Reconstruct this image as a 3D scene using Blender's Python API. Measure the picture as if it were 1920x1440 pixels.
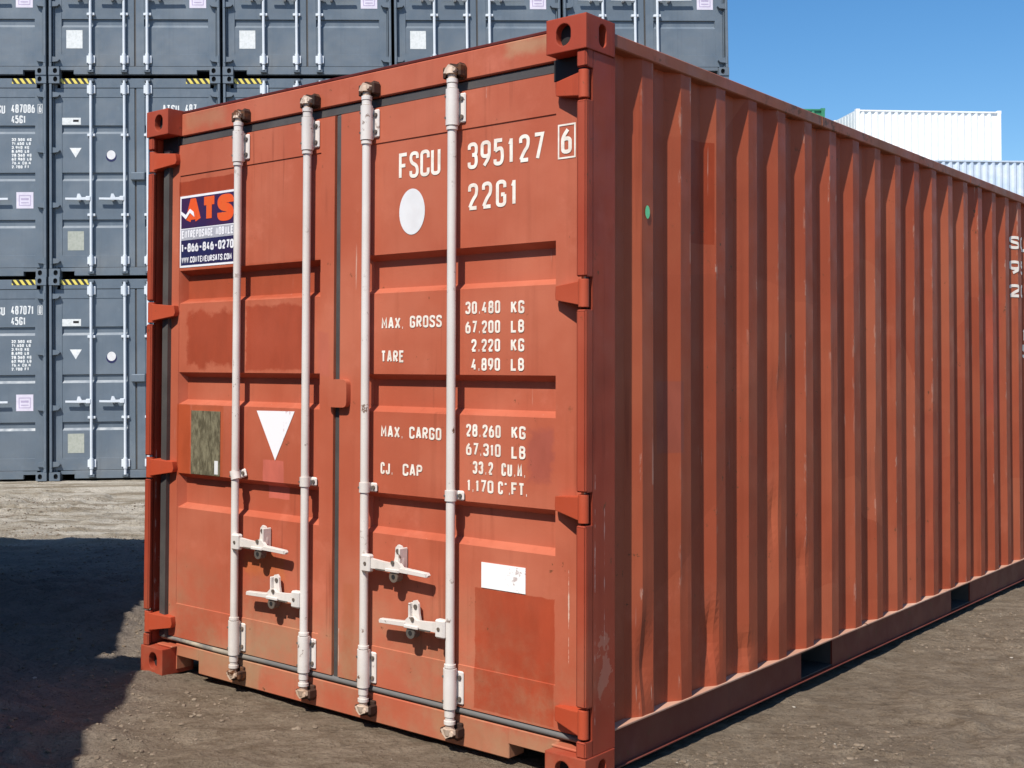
import bpy, math, random
import numpy as np
from mathutils import Vector, Matrix
random.seed(7)
for o in list(bpy.data.objects): bpy.data.objects.remove(o)
sc = bpy.context.scene
COL = sc.collection
rad = math.radians

# ------------------------------------------------------------------ camera
F, CAM = 2237.189, Vector((4.6277, -3.3286, 1.40032))
YA, PI_, RO, CX, CY = .72188, .027042, .0049555, 783.604, 630.60
fw = Vector((-math.sin(YA)*math.cos(PI_), math.cos(YA)*math.cos(PI_), math.sin(PI_)))
rt = Vector((math.cos(YA), math.sin(YA), 0)); up = rt.cross(fw)
r2 = rt*math.cos(RO)+up*math.sin(RO); u2 = up*math.cos(RO)-rt*math.sin(RO)
cd = bpy.data.cameras.new('camera'); cam = bpy.data.objects.new('camera', cd); COL.objects.link(cam)
m = Matrix((( r2.x, u2.x, -fw.x), (r2.y, u2.y, -fw.y), (r2.z, u2.z, -fw.z))).to_4x4(); m.translation = CAM
cam.matrix_world = m
cd.sensor_fit = 'HORIZONTAL'; cd.sensor_width = 36; cd.lens = F*36/1920
cd.shift_x = (960-CX)/1920; cd.shift_y = (CY-720)/1920
cd.clip_start = .05; cd.clip_end = 3000
sc.camera = cam
sc.render.resolution_x = 1024; sc.render.resolution_y = 768

# ------------------------------------------------------------------ light
SAZ, SEL = rad(10.3), rad(52.5)                      # sun to the right of -Y, elevation
tosun = Vector((math.sin(SAZ)*math.cos(SEL), -math.cos(SAZ)*math.cos(SEL), math.sin(SEL)))
sd = bpy.data.lights.new('sun', 'SUN'); sun = bpy.data.objects.new('sun', sd); COL.objects.link(sun)
sun.rotation_euler = tosun.to_track_quat('Z', 'Y').to_euler(); sun.location = (0, 0, 30)
sd.energy = 4.9; sd.angle = rad(.55); sd.color = (1, .955, .88)
w = bpy.data.worlds.new('World'); sc.world = w; w.use_nodes = True
wn = w.node_tree; bg = wn.nodes['Background']
sky = wn.nodes.new('ShaderNodeTexSky'); sky.sky_type = 'NISHITA'; sky.sun_disc = False
sky.sun_elevation = SEL; sky.sun_rotation = math.atan2(tosun.x, tosun.y)
sky.air_density = 1.0; sky.dust_density = .5; sky.ozone_density = 3.0; sky.altitude = 50
hs = wn.nodes.new('ShaderNodeHueSaturation'); hs.inputs['Saturation'].default_value = 1.3
wn.links.new(sky.outputs[0], hs.inputs['Color']); wn.links.new(hs.outputs[0], bg.inputs[0]); bg.inputs[1].default_value = .122
sc.view_settings.view_transform = 'Standard'; sc.view_settings.look = 'None'
sc.view_settings.exposure = .22; sc.view_settings.gamma = 1; sc.view_settings.use_curve_mapping = False

# ------------------------------------------------------------------ mesh builder
class MB:
    def __init__(s): s.v = []; s.f = []; s.m = []; s.cur = 0
    def mat(s, i): s.cur = i; return s
    def add(s, vs, fs):
        n = len(s.v); s.v += [tuple(p) for p in vs]
        for f in fs: s.f.append(tuple(n+i for i in f)); s.m.append(s.cur)
        return s
    def box(s, x0, x1, y0, y1, z0, z1, c=0):
        if x0 > x1: x0, x1 = x1, x0
        if c <= 0:
            vs = [(x, y, z) for x in (x0, x1) for y in (y0, y1) for z in (z0, z1)]
            return s.add(vs, [(0,1,3,2),(4,6,7,5),(0,4,5,1),(2,3,7,6),(0,2,6,4),(1,5,7,3)])
        c = min(c, (x1-x0)*.45, (y1-y0)*.45, (z1-z0)*.45)
        X, Y, Z = (x0, x1), (y0, y1), (z0, z1); idx = {}; vs = []
        sg = (1, -1)
        for i in (0, 1):
            for j in (0, 1):
                for k in (0, 1):
                    for a in (0, 1, 2):   # a: axis on whose face the vertex lies
                        p = [X[i]+sg[i]*c, Y[j]+sg[j]*c, Z[k]+sg[k]*c]
                        p[a] = (X[i], Y[j], Z[k])[a]
                        idx[(i, j, k, a)] = len(vs); vs.append(p)
        fs = []
        for a in range(3):
            for e in (0, 1):
                q = []
                for (b, d) in ((0,0),(1,0),(1,1),(0,1)):
                    t = [0,0,0]; t[a] = e; t[(a+1)%3] = b; t[(a+2)%3] = d
                    q.append(idx[(*t, a)])
                fs.append(q if e else q[::-1])
        for a in range(3):   # edges along axis a
            b, d = (a+1)%3, (a+2)%3
            for eb in (0, 1):
                for ed in (0, 1):
                    def t(ea, ax):
                        q = [0,0,0]; q[a] = ea; q[b] = eb; q[d] = ed; return idx[(*q, ax)]
                    q = [t(0, b), t(1, b), t(1, d), t(0, d)]
                    fs.append(q if eb == ed else q[::-1])
        for i in (0, 1):
            for j in (0, 1):
                for k in (0, 1):
                    q = [idx[(i, j, k, a)] for a in range(3)]
                    fs.append(q if (i+j+k) % 2 else q[::-1])
        return s.add(vs, fs)
    def cyl(s, p0, p1, r, n=16, r1=None, cap=True):
        p0, p1 = Vector(p0), Vector(p1); d = (p1-p0).normalized()
        a = d.orthogonal().normalized(); b = d.cross(a); r1 = r if r1 is None else r1
        vs = []
        for p, q in ((p0, r), (p1, r1)):
            for i in range(n):
                t = 2*math.pi*i/n; vs.append(p+a*math.cos(t)*q+b*math.sin(t)*q)
        fs = [(i, (i+1) % n, n+(i+1) % n, n+i) for i in range(n)]
        if cap: fs += [tuple(range(n))[::-1], tuple(range(n, 2*n))]
        return s.add(vs, fs)
    def prism(s, pts, y0, y1):      # pts in (x,z), extruded along y
        n = len(pts)
        ar = sum(pts[i][0]*pts[(i+1) % n][1]-pts[(i+1) % n][0]*pts[i][1] for i in range(n))
        if ar < 0: pts = pts[::-1]
        vs = [(x, y0, z) for x, z in pts]+[(x, y1, z) for x, z in pts]
        return s.add(vs, [tuple(range(n)), tuple(range(n, 2*n))[::-1]]+[(i, n+i, n+(i+1) % n, (i+1) % n) for i in range(n)])
    def build(s, name, mats, parent=None, smooth=0, loc=None):
        me = bpy.data.meshes.new(name); me.from_pydata(s.v, [], s.f)
        for mt in (mats if isinstance(mats, (list, tuple)) else [mats]): me.materials.append(mt)
        me.polygons.foreach_set('material_index', s.m)
        if smooth:
            me.polygons.foreach_set('use_smooth', [True]*len(s.f)); me.set_sharp_from_angle(angle=rad(smooth))
        me.validate(); me.update()
        return link(name, me, parent, loc)
def link(name, me, parent=None, loc=None):
    o = bpy.data.objects.new(name, me); COL.objects.link(o)
    if parent: o.parent = parent
    if loc is not None: o.location = loc
    return o
def tag(o, label=None, cat=None, group=None, kind=None):
    for k, v in (('label', label), ('category', cat), ('group', group), ('kind', kind)):
        if v: o[k] = v
    return o
def thing(name, label, cat, loc=(0,0,0), rot=(0,0,0), group=None):
    o = bpy.data.objects.new(name, None); COL.objects.link(o); o.location = loc; o.rotation_euler = rot
    o.empty_display_size = .3
    return tag(o, label, cat, group)
def copy_tree(o, parent=None):
    c = o.copy(); COL.objects.link(c); c.parent = parent
    for ch in list(o.children): copy_tree(ch, c)
    return c

# ------------------------------------------------------------------ node helper
class NT:
    def __init__(s, name):
        s.m = bpy.data.materials.new(name); s.m.use_nodes = True; s.t = s.m.node_tree; s.b = s.t.nodes['Principled BSDF']
        s.co = s.n('ShaderNodeTexCoord').outputs['Object']
    def n(s, t, **k):
        x = s.t.nodes.new(t)
        for a, v in k.items(): setattr(x, a, v)
        return x
    def put(s, sock, v):
        if isinstance(v, bpy.types.NodeSocket): s.t.links.new(v, sock)
        elif isinstance(v, (tuple, list)) and len(v) == 3 and sock.type == 'RGBA': sock.default_value = (*v, 1)
        else: sock.default_value = v
    def math(s, op, a, b=0., c=0., clamp=False):
        x = s.n('ShaderNodeMath', operation=op, use_clamp=clamp)
        s.put(x.inputs[0], a); s.put(x.inputs[1], b); s.put(x.inputs[2], c); return x.outputs[0]
    def mix(s, f, a, b, mode='MIX'):
        x = s.n('ShaderNodeMix', data_type='RGBA', blend_type=mode)
        s.put(x.inputs[0], f); s.put(x.inputs[6], a); s.put(x.inputs[7], b); return x.outputs[2]
    def noise(s, scale, detail=4, rough=.55, vec=None, sc=None, col=False, dist=0):
        x = s.n('ShaderNodeTexNoise'); v = vec or s.co
        if sc: 
            mp = s.n('ShaderNodeMapping'); s.put(mp.inputs[0], v); mp.inputs['Scale'].default_value = sc; v = mp.outputs[0]
        s.put(x.inputs['Vector'], v); x.inputs['Scale'].default_value = scale
        x.inputs['Detail'].default_value = detail; x.inputs['Roughness'].default_value = rough; x.inputs['Distortion'].default_value = dist
        return x.outputs['Color' if col else 'Fac']
    def ramp(s, f, a, b, lo=0., hi=1.):
        x = s.n('ShaderNodeMapRange'); x.interpolation_type = 'SMOOTHSTEP'
        s.put(x.inputs[0], f); x.inputs[1].default_value = a; x.inputs[2].default_value = b
        x.inputs[3].default_value = lo; x.inputs[4].default_value = hi; return x.outputs[0]
    def xyz(s):
        x = s.n('ShaderNodeSeparateXYZ'); s.put(x.inputs[0], s.co); return x.outputs
    def bump(s, h, dist, strength=1, prev=None):
        x = s.n('ShaderNodeBump'); s.put(x.inputs['Height'], h); x.inputs['Distance'].default_value = dist
        x.inputs['Strength'].default_value = strength
        if prev: s.put(x.inputs['Normal'], prev)
        return x.outputs[0]
    def out(s, col, rough=.5, normal=None, metal=0, spec=.5):
        s.put(s.b.inputs['Base Color'], col); s.put(s.b.inputs['Roughness'], rough); s.put(s.b.inputs['Metallic'], metal)
        s.b.inputs['Specular IOR Level'].default_value = spec
        if normal: s.put(s.b.inputs['Normal'], normal)
        return s.m

def paint(name, c1, c2, rust=.66, streak=.35, dirt=0, rough=.5, patches=(), scratch=True, ridge=0, vary=0, wav=.004, dirtc=(.33, .24, .14), bev=0):
    t = NT(name); X, Y, Z = t.xyz()[:3]
    n1 = t.noise(1.7, 5); st = t.noise(6, 4, .6, sc=(3, 3, .12))
    col = t.mix(t.ramp(n1, .35, .7), c1, c2)
    dk = tuple(v*.72 for v in c1)
    col = t.mix(t.math('MULTIPLY', t.ramp(st, .5, .8), streak), col, dk)
    # large faint blotches of chalked paint
    lt = tuple(min(1, v*1.18+.03) for v in c2)
    col = t.mix(t.math('MULTIPLY', t.ramp(t.noise(4.3, 6, .65), .55, .75), .35), col, lt)
    edge = t.noise(14, 5, .65); wob = t.math('MULTIPLY', t.math('SUBTRACT', edge, .5), 1.)
    # chalky vertical weathering and thin rust runs
    run = t.noise(30, 3, .55, sc=(1, 1, .035)); rm = t.noise(1.9, 4, .6, sc=(1, 1, .6))
    if c1[0] > c1[2]*3: col = t.mix(t.math('MULTIPLY', t.math('MULTIPLY', t.ramp(run, .60, .70), t.ramp(rm, .48, .66)), .5), col, tuple(v*.55 for v in c1))
    if ridge:
        fr = t.math('FRACT', t.math('DIVIDE', t.math('ADD', Y, 10*.278-.4555), .278))
        e1 = t.math('MINIMUM', fr, t.math('SUBTRACT', 1., fr)); e2 = t.math('ABSOLUTE', t.math('SUBTRACT', fr, .7266))
        ed = t.math('MINIMUM', e1, e2); ch = t.noise(17, 5, .7, sc=(1, 1, .35)); chm = t.noise(1.3, 2)
        f = t.math('MULTIPLY', t.ramp(ed, .05, .015), t.math('MULTIPLY', t.ramp(ch, .56, .62), t.ramp(chm, .46, .62)))
        col = t.mix(t.math('MULTIPLY', f, .6), col, (.52, .33, .25))
        pan = t.n('ShaderNodeTexWhiteNoise', noise_dimensions='2D'); cv = t.n('ShaderNodeCombineXYZ')
        t.put(cv.inputs[0], t.math('FLOOR', t.math('DIVIDE', t.math('ADD', Y, .10), .278))); t.put(cv.inputs[1], t.math('FLOOR', t.math('ADD', t.math('MULTIPLY', Z, 1.3), t.math('MULTIPLY', t.noise(1.1, 0), 2.)))); t.put(pan.inputs['Vector'], cv.outputs[0])
        col = t.mix(t.math('MULTIPLY', t.ramp(pan.outputs['Value'], .55, 1.), .45), col, tuple(v*.80 for v in c1)); col = t.mix(t.math('MULTIPLY', t.ramp(pan.outputs['Value'], .3, .0), .4), col, (c2[0]*1.08, c2[1]*1.25, c2[2]*1.35))
    if vary:
        oi = t.n('ShaderNodeObjectInfo'); col = t.mix(t.math('MULTIPLY', oi.outputs['Random'], vary), col, tuple(v*.7 for v in c1))
    for (a0, a1, z0, z1, pc, soft, k, wobk) in patches:
        def side(v, lo, hi):
            a = t.math('SUBTRACT', v, lo); b = t.math('SUBTRACT', hi, v); return t.math('MINIMUM', a, b)
        d = t.math('MINIMUM', side(X if k[0] == 'x' else Y, a0, a1), side(Z, z0, z1))
        d = t.math('ADD', d, t.math('MULTIPLY', wob, wobk))
        f = t.math('MULTIPLY', t.ramp(d, 0, soft), k[1])
        pn = t.mix(t.ramp(t.noise(9, 4, .6, sc=(1, 1, .4)), .35, .7), pc, tuple(v*.82 for v in pc))
        col = t.mix(f, col, pn)
    if scratch:
        s1 = t.noise(38, 2, .5, sc=(1, 1, .06)); s2 = t.noise(3.1, 3)
        f = t.math('MULTIPLY', t.ramp(s1, .73, .77), t.ramp(s2, .5, .64))
        col = t.mix(t.math('MULTIPLY', f, .55), col, (.62, .42, .33))
    if dirt:
        f = t.math('MULTIPLY', t.math('MULTIPLY', t.ramp(Z, .75, .08), t.ramp(t.noise(2.6, 6, .7), .38, .72)), dirt)
        col = t.mix(f, col, dirtc)
    r1 = t.noise(21, 6, .7); r2_ = t.noise(2.2, 3)
    f = t.math('MULTIPLY', t.ramp(r1, rust, rust+.05), t.ramp(r2_, .45, .6))
    col = t.mix(f, col, (.13, .055, .025))
    hb = t.noise(2.4, 2, .5); fb = t.noise(120, 3, .6)
    bv = None
    if bev:
        bn = t.n('ShaderNodeBevel'); bn.samples = 4; bn.inputs[0].default_value = bev; bv = bn.outputs[0]
    nm = t.bump(hb, wav*10, .35, bv); nm = t.bump(fb, .0008, .35, nm)
    return t.out(col, t.ramp(t.noise(7, 4), .3, .7, rough-.05, rough+.14), nm, spec=.5 if c1[2] > c1[0]*.8 else .22)

RED1, RED2 = (.415, .096, .049), (.485, .140, .078)
DK = (.335, .052, .022)
LP = [ # x0,x1,z0,z1,colour,soft,(axis,strength),wobble   -> repainted areas of the doors
  (.150,.560,2.19,2.262,DK,.006,('x',.9),.02),(.150,.170,1.86,2.25,DK,.006,('x',.5),.02),
  (.150,1.10,1.69,1.86,(.35,.062,.024),.02,('x',.7),.03),
  (.205,.600,1.395,1.665,DK,.03,('x',.8),.12),(.625,1.005,1.385,1.675,(.35,.060,.028),.014,('x',.85),.06),
  (.150,.250,.90,1.235,(.42,.075,.025),.008,('x',.9),.03),(.250,.485,.895,1.235,(.40,.085,.032),.01,('x',.7),.03),
  (.745,.880,.84,1.01,(.60,.15,.105),.004,('x',.9),.01),
  (1.070,1.16,1.36,1.56,(.50,.13,.085),.02,('x',.6),.05),
  (.62,.90,.50,.62,(.50,.14,.04),.03,('x',.5),.10)]
RP = [(1.906,2.262,.172,.612,(.385,.060,.024),.006,('x',.9),.02),
  (2.13,2.262,.99,1.205,(.34,.085,.06),.03,('x',.7),.08),
  (2.318,2.3225,.40,.72,(.78,.62,.5),.003,('x',.75),.016),(1.2135,1.2185,.21,.36,(.75,.62,.5),.003,('x',.8),.012),(1.955,1.959,2.385,2.43,(.7,.5,.42),.003,('x',.6),.01),
  (1.23,1.31,.13,.55,(.43,.105,.045),.02,('x',.6),.04)]
SP = [(.80,.93,1.888,2.29,(.33,.05,.016),.003,('y',.95),.002),(.54,.68,1.09,1.36,(.32,.082,.05),.004,('y',.8),.004),
  (2.7,3.4,.17,.62,(.44,.105,.05),.01,('y',.5),.02),(4.4,4.8,1.1,1.9,(.44,.08,.045),.05,('y',.6),.1),(3.3,3.7,.3,1.2,(.36,.07,.035),.05,('y',.5),.1)]
M = {}
M['door_l'] = paint('faded_red_door_paint', RED1, RED2, patches=LP, dirt=.75)
M['door_r'] = paint('faded_red_door_paint_right', RED1, RED2, patches=RP, dirt=.7)
TAN = (.42, .27, .15)
HP = [(2.02,2.28,2.50,2.60,TAN,.05,('x',.6),.08),(.15,.75,.0,.15,TAN,.03,('x',.42),.07),(1.7,2.30,.0,.15,TAN,.04,('x',.35),.09),(.16,.5,2.47,2.6,TAN,.06,('x',.35),.08)]
M['red'] = paint('weathered_red_paint', RED1, RED2, dirt=.6, patches=HP)
M['side'] = paint('red_side_paint', (.365, .074, .032), (.415, .102, .046), patches=SP, ridge=1, streak=.5, rust=.63)
FP = [(.060,.0635,.22,1.05,(.70,.50,.42),.003,('y',.55),.022),(.118,.1215,.45,.95,(.66,.46,.40),.003,('y',.5),.022),(.095,.15,.30,.50,(.52,.28,.2),.004,('y',.35),.35)]
M['frame'] = paint('saturated_red_frame_paint', (.335, .050, .024), (.37, .072, .036), patches=FP, bev=.006, rust=.61, streak=.4, dirt=.35)
M['rail'] = paint('rusty_rail_paint', (.33, .10, .055), (.27, .105, .055), rust=.53, streak=.5, dirtc=(.3,.2,.1))
M['hinge'] = paint('red_hinge_paint', (.44, .066, .026), (.45, .085, .04), rust=.62, bev=.004)
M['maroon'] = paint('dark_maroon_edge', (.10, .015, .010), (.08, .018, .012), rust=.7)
M['white'] = paint('dirty_white_hardware_paint', (.66, .60, .545), (.72, .675, .63), rust=.60, streak=.5, scratch=False, rough=.5, dirt=.35, dirtc=(.42,.34,.26))
M['cream'] = paint('rusty_cream_cam_paint', (.62, .50, .40), (.46, .31, .21), rust=.47, streak=.5, scratch=False)
M['rust'] = paint('rusty_keeper_steel', (.03, .017, .013), (.09, .045, .03), rust=.5, scratch=False, rough=.7)
def plain(name, c, rough=.6, c2=None, sc=8, bump=0, metal=0):
    t = NT(name); col = t.mix(t.ramp(t.noise(sc, 5), .35, .7), c, c2 or tuple(v*.85 for v in c))
    return t.out(col, rough, t.bump(t.noise(90, 4), bump, .5) if bump else None, metal)
M['rubber'] = plain('worn_grey_rubber', (.058, .053, .050), .6, (.085, .078, .072), 6, .001)
t = NT('dusty_rubber'); dz = t.ramp(t.noise(7, 5, .7, sc=(1, 1, 1)), .35, .65)
X0 = t.xyz()[0]
M['rubber_dusty'] = t.out(t.mix(t.math('MULTIPLY', dz, t.ramp(X0, .9, .2)), (.13, .125, .12), (.42, .35, .26)), .7, t.bump(t.noise(30, 4), .004, .6))
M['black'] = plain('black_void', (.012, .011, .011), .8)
M['bolt'] = plain('dark_bolt_steel', (.09, .08, .07), .5, (.16, .12, .09))
M['text'] = plain('cream_white_lettering', (.86, .80, .70), .55, (.70, .60, .50), 25)
M['txt_side'] = plain('cream_side_lettering', (.90, .82, .72), .55, (.80, .68, .58), 25)
M['disc'] = plain('white_decal', (.74, .73, .72), .45, (.68, .66, .65), 12)
t = NT('scuffed_white_label'); sp = t.ramp(t.noise(45, 4, .7), .56, .62); xx = t.xyz()[0]
M['label'] = t.out(t.mix(t.math('MULTIPLY', sp, t.ramp(xx, 2.03, 2.09)), (.88, .88, .86), (.55, .45, .42)), .4)
t = NT('torn_pink_triangle'); sp = t.ramp(t.noise(40, 4, .7, sc=(1, 1, .4)), .56, .60); xx = t.xyz()[0]
M['tri'] = t.out(t.mix(t.math('MULTIPLY', sp, t.ramp(xx, .85, .9)), (.86, .84, .85), (.62, .42, .45)), .4)
t = NT('corroded_data_plate'); g = t.noise(60, 5, .7, sc=(1, 1, .35))
M['plate'] = t.out(t.mix(t.ramp(g, .35, .68), (.10, .085, .05), (.27, .24, .15)), .55, t.bump(g, .002, .4), .2)
M['navy'] = plain('navy_print', (.020, .024, .085), .35, (.03, .02, .07), 9)
M['purple'] = plain('dark_purple_print', (.05, .02, .07), .35, (.03, .02, .08), 9)
M['orange'] = plain('orange_print', (.78, .10, .025), .35, (.72, .12, .03), 9)
M['print_white'] = plain('white_print', (.85, .84, .86), .35)
M['print_grey'] = plain('grey_print', (.42, .42, .46), .35)
M['green'] = plain('green_spot_paint', (.22, .85, .36), .4, (.18, .8, .3))

# ------------------------------------------------------------------ stroke lettering
def chaikin(p, closed, n=3):
    for _ in range(n):
        q = []; L = len(p)
        rng = range(L if closed else L-1)
        for i in rng:
            a, b = p[i], p[(i+1) % L]
            q += [(a[0]*.75+b[0]*.25, a[1]*.75+b[1]*.25), (a[0]*.25+b[0]*.75, a[1]*.25+b[1]*.75)]
        if not closed: q = [p[0]]+q+[p[-1]]
        p = q
    return p
S_, C_, R_ = 0, 1, 2   # sharp, closed smooth, open smooth
G = {
'A': [(S_, [(0,0),(.42,1),(.58,1),(1,0)]), (S_, [(.16,.28),(.84,.28)])],
'B': [(S_, [(0,0),(0,1)]), (R_, [(0,1),(.95,1),(.95,.53),(.02,.53)]), (R_, [(.02,.53),(1,.53),(1,0),(0,0)])],
'C': [(R_, [(1,.72),(1,1),(0,1),(0,.7),(0,.3),(0,0),(1,0),(1,.28)])],
'D': [(S_, [(0,0),(0,1)]), (R_, [(0,1),(1,1),(1,.7),(1,.3),(1,0),(0,0)])],
'E': [(S_, [(1,1),(0,1),(0,0),(1,0)]), (S_, [(0,.52),(.8,.52)])],
'F': [(S_, [(1,1),(0,1),(0,0)]), (S_, [(0,.52),(.8,.52)])],
'G': [(R_, [(1,.74),(1,1),(0,1),(0,.7),(0,.3),(0,0),(1,0),(1,.3),(1,.45)]), (S_, [(1.0,.45),(.5,.45)])],
'I': [(S_, [(.5,0),(.5,1)])],
'J': [(R_, [(1,1),(1,.3),(1,0),(0,0),(0,.3)])],
'K': [(S_, [(0,0),(0,1)]), (S_, [(1,1),(.06,.42)]), (S_, [(.36,.62),(1,0)])],
'L': [(S_, [(0,1),(0,0),(1,0)])],
'M': [(S_, [(0,0),(0,1),(.5,.35),(1,1),(1,0)])],
'N': [(S_, [(0,0),(0,1),(1,0),(1,1)])],
'O': [(C_, [(0,.3),(0,0),(1,0),(1,.3),(1,.7),(1,1),(0,1),(0,.7)])],
'P': [(S_, [(0,0),(0,1)]), (R_, [(0,1),(1,1),(1,.5),(0.02,.5)])],
'R': [(S_, [(0,0),(0,1)]), (R_, [(0,1),(1,1),(1,.5),(0.02,.5)]), (S_, [(.45,.5),(1,0)])],
'S': [(R_, [(1,.76),(1,1),(0,1),(0,.6),(1,.44),(1,0),(0,0),(0,.24)])],
'T': [(S_, [(0,1),(1,1)]), (S_, [(.5,1),(.5,0)])],
'U': [(R_, [(0,1),(0,.3),(0,0),(1,0),(1,.3),(1,1)])],
'V': [(S_, [(0,1),(.5,0),(1,1)])], 'W': [(S_, [(0,1),(.25,0),(.5,.8),(.75,0),(1,1)])],
'X': [(S_, [(0,0),(1,1)]), (S_, [(0,1),(1,0)])],
'0': [(C_, [(0,.3),(0,0),(1,0),(1,.3),(1,.7),(1,1),(0,1),(0,.7)])],
'1': [(S_, [(.6,0),(.6,1)]), (S_, [(.6,.93),(.2,.76)])],
'2': [(R_, [(0,.74),(0,1),(1,1),(1,.58),(.5,.38),(0.02,.03)]), (S_, [(0,0),(1,0)])],
'3': [(R_, [(0,.78),(0,1),(1,1),(1,.54),(.42,.53)]), (R_, [(.42,.53),(1,.52),(1,0),(0,0),(0,.22)])],
'4': [(S_, [(.62,1),(0,.28),(1,.28)]), (S_, [(.74,.5),(.74,0)])],
'5': [(S_, [(.95,1),(.05,1),(.02,.56)]), (R_, [(.02,.56),(.5,.66),(1,.62),(1,0),(0,0),(0,.2)])],
'6': [(C_, [(0,.3),(0,0),(1,0),(1,.3),(1,.6),(0,.6)]), (R_, [(0,.3),(0,.66),(.7,1)])],
'7': [(S_, [(0,1),(1,1),(.35,0)])],
'8': [(C_, [(.06,.76),(.06,1),(.94,1),(.94,.76),(.94,.53),(.06,.53)]), (C_, [(0,.26),(0,0),(1,0),(1,.26),(1,.53),(0,.53)])],
'9': [(C_, [(0,.7),(0,1),(1,1),(1,.7),(1,.4),(0,.4)]), (R_, [(1,.7),(1,.34),(.3,0)])],
'.': [(S_, [(0,0),(.22,0)])], '-': [(S_, [(.1,.48),(.9,.48)])], "'": [(S_, [(.2,1),(.1,.8)])], ',': [(S_, [(.2,.05),(.05,-.12)])],
}
def strip(pts, closed, wd):
    n = len(pts); L = []; Rr = []
    P = [Vector((a, b, 0)) for a, b in pts]
    for i in range(n):
        if closed: a, b, c = P[i-1], P[i], P[(i+1) % n]
        else: a, b, c = P[max(i-1, 0)], P[i], P[min(i+1, n-1)]
        d1 = (b-a); d2 = (c-b)
        if d1.length < 1e-9: d1 = d2
        if d2.length < 1e-9: d2 = d1
        d1 = d1.normalized(); d2 = d2.normalized(); t_ = (d1+d2)
        if t_.length < 1e-6: t_ = d1
        t_.normalize(); nn = Vector((-t_.y, t_.x, 0)); k = max(.68, abs(nn.dot(Vector((-d1.y, d1.x, 0)))))
        L.append(b+nn*wd/2/k); Rr.append(b-nn*wd/2/k)
    return L, Rr
def write(mb, text, x0, z0, h, cw, gap, y, sw, dy=.0004, fn=None, rise=0, slots=None):
    """lettering drawn as strokes; x0,z0 lower left; returns end x. every stroke its own depth"""
    x = x0
    for i, ch in enumerate(text):
        if slots: x = slots[i]
        wdt = cw
        if ch == ' ': x += cw*.75+gap; continue
        if ch in ".,'": wdt = sw*1.3
        if ch == '1': wdt = cw*.62
        hh = h-sw; k = 0
        for kind, pts in G.get(ch.upper(), []):
            sx = wdt-sw if ch not in ".,'" else wdt
            q = [(x+sw/2+a*max(sx, .0005), z0+sw/2+b*hh) for a, b in pts]
            closed = kind == C_
            if kind: q = chaikin(q, closed)
            Lf, Rg = strip(q, closed, sw); n = len(q); yy = y-dy*k; k += 1
            vs = []
            for a, b in zip(Lf, Rg):
                vs += [(a.x, yy, a.y+rise*(a.x-x0)), (b.x, yy, b.y+rise*(b.x-x0))]; yy -= 6e-6
            if fn: vs = [fn(*p) for p in vs]
            mb.add(vs, [(2*i2, 2*i2+1, (2*i2+3) % (2*n), (2*i2+2) % (2*n)) for i2 in range(n if closed else n-1)])
        x += wdt+gap
    return x

# ------------------------------------------------------------------ shared shapes
def door_surface(mb, xa, xb, za, zb, y, recs, rx0, rx1, depth=.036, sl=.022, slb=None, inset=.004, iz0=.32, iz1=2.285, th=.05):
    slb = slb or sl
    xs = [xa, rx0-.002, rx0, rx0+sl, rx1-sl, rx1, rx1+.002, xb]
    zs = [za, iz0-.002, iz0]
    for a, b in sorted(recs): zs += [a, a+slb, b-sl, b]
    zs += [iz1, iz1+.002, zb]
    def dep(x, z):
        if not (rx0-1e-6 <= x <= rx1+1e-6 and iz0-1e-6 <= z <= iz1+1e-6): return y
        if rx0+sl-1e-6 <= x <= rx1-sl+1e-6:
            for a, b in recs:
                if a+slb-1e-6 <= z <= b-sl+1e-6: return y+inset+depth
        return y+inset
    nz = len(zs); vs = [(x, dep(x, z), z) for x in xs for z in zs]
    fs = []
    for i in range(len(xs)-1):
        for j in range(nz-1):
            a, b, c, d = i*nz+j, (i+1)*nz+j, (i+1)*nz+j+1, i*nz+j+1
            Y = [vs[q][1] for q in (a, b, c, d)]
            mn = Y.index(max(Y))
            if Y.count(min(Y)) == 3: fs += [(a, b, c), (a, c, d)] if mn in (0, 2) else [(a, b, d), (b, c, d)]
            else: fs.append((a, b, c, d))
    mb.add(vs, fs)
    nx = len(xs); Yb = y+th+.035
    def rim(ids):
        for p, q in zip(ids[:-1], ids[1:]):
            A, B = vs[p], vs[q]; mb.add([A, B, (B[0], Yb, B[2]), (A[0], Yb, A[2])], [(0, 1, 2, 3)])
    rim([i*nz for i in range(nx)]); rim([i*nz+nz-1 for i in range(nx)][::-1]); rim([j for j in range(nz)][::-1]); rim([(nx-1)*nz+j for j in range(nz)])
    mb.add([(xa, Yb, za), (xb, Yb, za), (xb, Yb, zb), (xa, Yb, zb)], [(3, 2, 1, 0)])

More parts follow.
